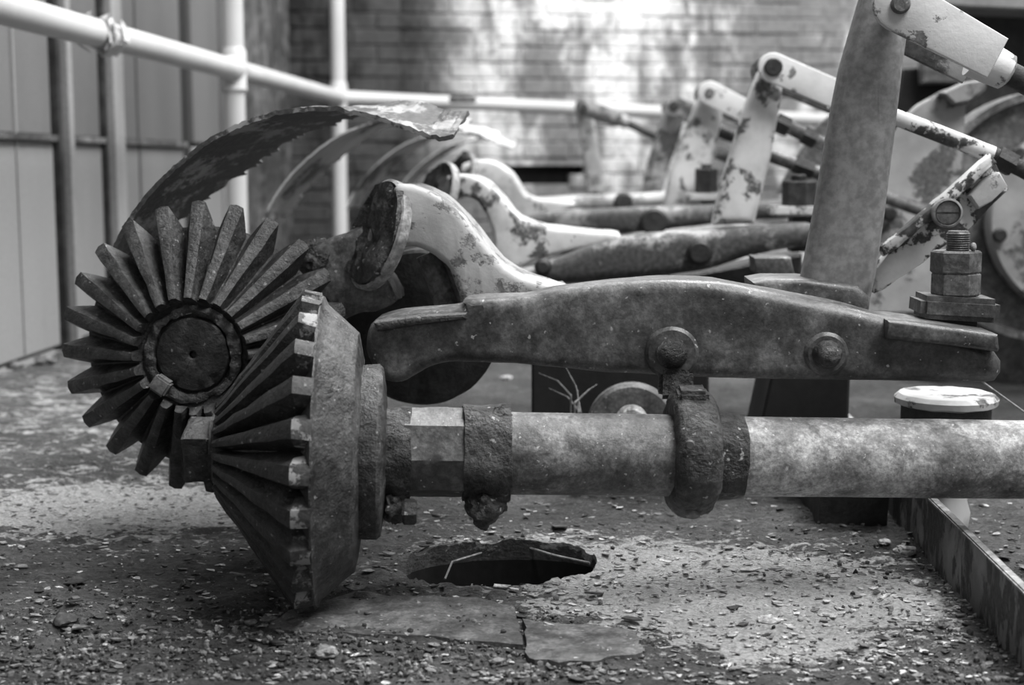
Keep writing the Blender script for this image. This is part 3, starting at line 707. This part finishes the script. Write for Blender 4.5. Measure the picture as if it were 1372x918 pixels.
# dark machine mass behind top right
mh = thing('machine_housing', 'dark box-shaped machine housing beyond the wheels at top right', 'housing', at(1300, 400, 3.1))
b = B(); slab(b, [(1212,92), (1282,88), (1284,160), (1212,400), (1150,400), (1190,200)], 3.05, 3.2, .004, 1); obj('opening', b, 'black', mh)
b = B(); slab(b, [(1236,76), (1312,74), (1316,112), (1236,112)], 3.0, 3.04, .004, 1); obj('cover_plate', b, 'nut', mh)
b = B(); slab(b, [(1285,12), (1600,12), (1600,420), (1300,420), (1285,110)], 3.1, 3.3, .01, 1); obj('side_plate', b, 'dark', mh)
b = B(); slab(b, [(1235,-14), (1600,2), (1600,22), (1300,10), (1235,4)], 2.95, 3.1, .004, 1); obj('top_bar', b, 'batten', mh)
b = B(); slab(b, [(1230,300), (1600,300), (1600,640), (1230,640)], 2.45, 2.55, .01, 1); tag(obj('bearer_plate', b, 'beam'), 'grey bearer plate standing below the big flywheel', 'plate')
# slanted plate seen between second lever and the tall one
b = B(); slab(b, [(1065,215), (1092,172), (1110,156), (1165,120), (1165,260), (1040,260)], 2.42, 2.44, .002, 1); tag(obj('slanted_plate', b, 'nut'), 'grey slanted plate showing between second lever and tall lever', 'plate')
# hex bolt heads on plates, units behind
def hexbolt(label, x, y0, y1, yb, Y, rr, pr_, mat='dark'):
    t = thing('hex_bolt', label, 'bolt', at(x, yb, Y)); h = (y1-y0)*sc(Y)
    b = B(); hexn(b, at(x, y1, Y), ZP, rr, h, .25); obj('nut', b, 'dark', t)
    b = B(); disc(b, at(x, y0+2, Y), ZP, rr*.45, .012, .002, 16); obj('stud', b, 'dark', t)
    b = B(); bbox(b, at(x, y1+6, Y), (pr_, .06, .014), .003); obj('washer_plate', b, 'white2', t)
    b = B(); box(b, at(x+4, (y1+yb)/2+6, Y), (rr*1.4, .04, (yb-y1)*sc(Y))); obj('pillar', b, mat, t)
hexbolt('dark hex nut on a pale plate left of the tall grey lever', 1070, 243, 276, 330, 2.05, .024, .085)
hexbolt('far dark hex nut on plate behind the third lever', 946, 226, 258, 290, 2.75, .022, .08)
b = B(); slab(b, [(1010,345), (1060,345), (1066,372), (1012,366)], 1.72, 1.78, .004, 2); tag(obj('packing_block', b, 'mixed'), 'small patchy packing block just left of the lever foot', 'block')
b = B(); slab(b, [(900,372), (1075,340), (1075,420), (900,420)], 2.1, 2.2, .004, 1); tag(obj('cross_bearer', b, 'dark'), 'dark cross bearer under the second beam', 'bearer')
# ------------------------------------------------------------ pedestals below the beam
def pedestal(label, pix, Y, d, mat='dark'):
    b = B(); P = []
    for x, y in pix: P.append((x, y))
    slab(b, P, Y, Y+d, .003, 1); return tag(obj('pedestal', b, mat), label, 'pedestal')
yb_ = lambda Y: HY+H*F/Y
pedestal('black square-edged pedestal under the beam with dried twigs in front', [(712,470), (950,470), (950,yb_(1.66)), (712,yb_(1.66))], 1.66, .12, 'black')
pedestal('black tapered pedestal under the beam between ring collar and cup', [(1036,490), (1140,490), (1134,yb_(1.62)), (1000,yb_(1.62))], 1.62, .12, 'black')
wh = thing('pulley', 'grey pulley disc with bright hub half hidden behind the shaft', 'pulley', at(846, 570, 1.60))
b = B(); disc(b, at(846, 570, 1.60), YN, .051, .02, .004, 48); obj('pulley_rim', b, 'nut', wh)
b = B(); disc(b, at(846, 562, 1.582), YN, .018, .012, .005, 32); obj('hub', b, 'chipw', wh)
b = B(); box(b, (.272, 1.52, .03), (.07, .16, .07)); rough(dense(b, maxlen=.02), .002, 40); tag(obj('anchor_block', b, 'dark'), 'low dark anchor block beside the kerb under the shaft', 'block')
# twigs
b = B()
for k, (x0, y0, x1, y1) in enumerate([(778,553,735,520), (778,553,758,492), (765,530,722,500), (770,540,800,515), (775,552,765,505)]):
    p0, p1 = at(x0, y0, 1.55), at(x1, y1, 1.57); tube(b, [p0, (p0+p1)/2+Vector((.003,0,.004)), p1], [.0012, .0009, .0004], 5)
    tube(b, [p0, p0+Vector((0, .01, -.10)), Vector((p0.x+.01, 1.57, .0))], .0012, 5)
tag(obj('dried_twig', b, 'slate'), 'thin dried twig sprig before the black pedestal', 'twig')
# ------------------------------------------------------------ kerb
kb = bpy.data.objects.new('steel_kerb', None); COL.objects.link(kb); kb.location = (.322, 1.5, 0); tag(kb, 'rusty low steel edging strip running away at lower right', 'kerb')
b = B(); bbox(b, (.324, 1.63, .027), (.006, 1.72, .062), .0015); dense(b, maxlen=.03); rough(b, .0012, 25); obj('upright_strip', b, 'kerb', kb)
b = B(); bbox(b, (.3235, 1.63, .058), (.0085, 1.72, .004), .0012); dense(b, maxlen=.03); rough(b, .0010, 40); obj('top_edge', b, 'pale', kb, label='worn pale top edge')
# ------------------------------------------------------------ threaded stud under the gear
sp = at(407, 842, 1.13); sp = Vector((sp.x, 1.13, gz(sp.x, 1.13)-.003)); b = B(); pr = [(0,0)]
for i in range(7): pr += [(.0052, i*.0024), (.0042, i*.0024+.0012)]
lathe(b, pr+[(0,.017)], sp, ZP, 20); tag(obj('threaded_stud', b, 'gear'), 'short threaded stud standing in the floor under the gear tip', 'bolt')
# ------------------------------------------------------------ thin plates on floor
def gpt(px, py):
    p = at(px, py, 1) - cam.location; k = -H/p.z; return cam.location+p*k
def plate(label, pts, th, mat, holes=()):
    b = B(); W_ = [gpt(*p) for p in pts]; R_ = []
    for i in range(len(W_)):
        a, c = W_[i], W_[(i+1) % len(W_)]
        for k in range(6):
            q = a.lerp(c, k/6); q = q+Vector((noise.noise(q*90), noise.noise(q*90+Vector((5,5,5))), 0))*.004; R_.append(q)
    top = [b.verts.new((q.x, q.y, gz(q.x, q.y)*.5+.002+th)) for q in R_]; bot = [b.verts.new((q.x, q.y, -.004)) for q in R_]
    f = b.faces.new(top); n = len(top)
    for i in range(n): b.faces.new((top[i], bot[i], bot[(i+1) % n], top[(i+1) % n]))
    bmesh.ops.triangulate(b, faces=[f]); bmesh.ops.recalc_face_normals(b, faces=b.faces)
    o = obj('floor_plate', b, mat, smooth=False); tag(o, label, 'plate'); return o
M['plate'] = metal('plate_rust', .06, .13, 14, .5, 260, .001, .65, .35)
plate('thin rusted floor plate lying right of the gear tip, in front of the hole', [(478,800), (560,806), (640,806), (690,818), (700,868), (600,862), (440,858), (350,850), (400,815)], .0015, 'plate')
plate('thin rusted floor plate at bottom centre right of the other plate', [(702,836), (800,842), (850,850), (862,878), (790,895), (706,886)], .0015, 'plate')
# straws across the hole
b = B(); tube(b, [gpt(700,742)+Vector((0,0,.008)), gpt(740,752)+Vector((0,0,.006)), gpt(790,766)+Vector((0,0,.008))], .0011, 6); tag(obj('straw', b, 'pale'), 'straw lying across the right end of the floor hole', 'straw')
b = B(); tube(b, [gpt(596,782)+Vector((0,0,.004)), gpt(606,770)+Vector((0,0,.012)), gpt(645,755)+Vector((0,0,.010))], .0010, 6); tag(obj('straw', b, 'pale'), 'bent straw hanging over the left side of the floor hole', 'straw')
# ------------------------------------------------------------ debris
def chip(b, c, r, th, tilt=.25):
    n = random.randint(4, 6); rot = Matrix.Rotation(random.uniform(-tilt, tilt), 3, 'X') @ Matrix.Rotation(random.uniform(-tilt, tilt), 3, 'Y')
    a0 = random.uniform(0, 6); T = []; 
    for i in range(n):
        t = a0+2*math.pi*i/n; T.append(Vector((math.cos(t)*r*random.uniform(.6, 1.3)*1.3, math.sin(t)*r*random.uniform(.5, 1.1), 0)))
    top = [b.verts.new(Vector(c)+rot@(p+Vector((0,0,th)))) for p in T]; bot = [b.verts.new(Vector(c)+rot@p) for p in T]
    b.faces.new(top)
    for i in range(n): b.faces.new((top[i], bot[i], bot[(i+1) % n], top[(i+1) % n]))
def inhole(x, y): u, v = hole_uv(x, y); return math.hypot(u, v) < 1.08
def scatter(n, rmin, rmax, fn, th=.001):
    b = B(); k = 0
    while k < n:
        py = 918-random.random()**1.3*330; px = random.uniform(-30, 1400); p = gpt(px, py)
        if inhole(p.x, p.y) or p.x < -1.0 or random.random() > fn(p.x, p.y): continue
        r = rmin+(rmax-rmin)*random.random()**2.5; chip(b, (p.x, p.y, gz(p.x, p.y)+.0008), r, th*random.uniform(.5, 1.6)); k += 1
    return b
def gravel(n, fn):
    b = B(); k = 0
    while k < n:
        py = 918-random.random()**1.3*230; px = random.uniform(-30, 1400); p = gpt(px, py)
        if inhole(p.x, p.y) or random.random() > fn(p.x, p.y): continue
        r = .0006+.0026*random.random()**3; g = bmesh.ops.create_icosphere(b, subdivisions=1, radius=r)
        c = Vector((p.x, p.y, gz(p.x, p.y)+r*.4))
        for v in g['verts']: v.co = c+v.co*random.uniform(.6, 1.25)
        k += 1
    return b
fw_ = lambda x, y: .12+.9*wearv(x, y)
o = obj('paint_chips', scatter(2600, .0007, .0036, fw_, .0005), 'chipw', smooth=False, kind='stuff'); tag(o, 'countless pale paint chips strewn over the floor', 'debris')
o = obj('rust_flakes', scatter(2000, .0008, .0042, lambda x, y: .7, .0006), 'slate', smooth=False, kind='stuff'); tag(o, 'countless grey rust flakes strewn over the floor', 'debris')
o = obj('dark_flakes', scatter(1500, .0008, .0045, lambda x, y: 1-.8*wearv(x, y), .0006), 'chipd', smooth=False, kind='stuff'); tag(o, 'countless dark flakes and crumbs over the floor', 'debris')
fg = lambda x, y: (1-.75*wearv(x, y))*(.04+.9*math.exp(-((y-1.05)/.10)**2)*(1 if x < .02 else .12)+.5*math.exp(-((x-.27)/.06)**2))
o = obj('grit', gravel(2400, fg), 'slate', smooth=False, kind='stuff'); tag(o, 'coarse grey grit across the foreground floor', 'debris')
o = obj('dark_grit', gravel(2000, fg), 'chipd', smooth=False, kind='stuff'); tag(o, 'coarse black grit across the foreground floor', 'debris')
for (x, y, r, m_, lb) in [(1213,742,.010,'chipw','white stone by the foot of the kerb'), (1232,782,.008,'chipw','pale flat chip by the kerb below the white stone'), (1270,842,.007,'slate','grey pebble beside the kerb near the bottom corner'),
        (88,838,.011,'chipd','black lump on the dark floor at lower left'), (436,888,.010,'slate','rounded grey pebble at bottom centre'), (455,662,.010,'pale','pale pebble behind the gear nut on the floor'),
        (679,508,.010,'chipw','tiny white scrap on the far floor left of the black pedestal'), (60,488,.02,'slate','rubble lump at the foot of the panelled wall'), (20,492,.016,'slate','smaller rubble lump at the wall foot at far left'), (1185,735,.006,'chipw','small white chip left of the white stone')]:
    p = gpt(x, y); b = B(); blob(b, (p.x, p.y, gz(p.x, p.y)+r*.3), (r, r*.9, r*.5), .4, 1.5, 3, x); tag(obj('stone', b, m_), lb, 'stone')
for k in range(44):
    px, py = random.uniform(0, 1200), random.uniform(690, 900); p = gpt(px, py)
    if inhole(p.x, p.y): continue
    b = B(); chip(b, (p.x, p.y, gz(p.x, p.y)+.002), random.uniform(.0035, .008), .0012, .2)
    dk = k % 3 == 0; o = obj('rust_flake' if dk else 'paint_flake', b, 'chipd' if dk else 'chipw' if wearv(p.x, p.y) > .35 else 'slate', smooth=False)
    tag(o, 'larger dark rust flake lying on the floor' if dk else 'larger curled paint flake lying on the floor', 'flake', 'larger rust flakes on the floor' if dk else 'larger paint flakes on the floor')
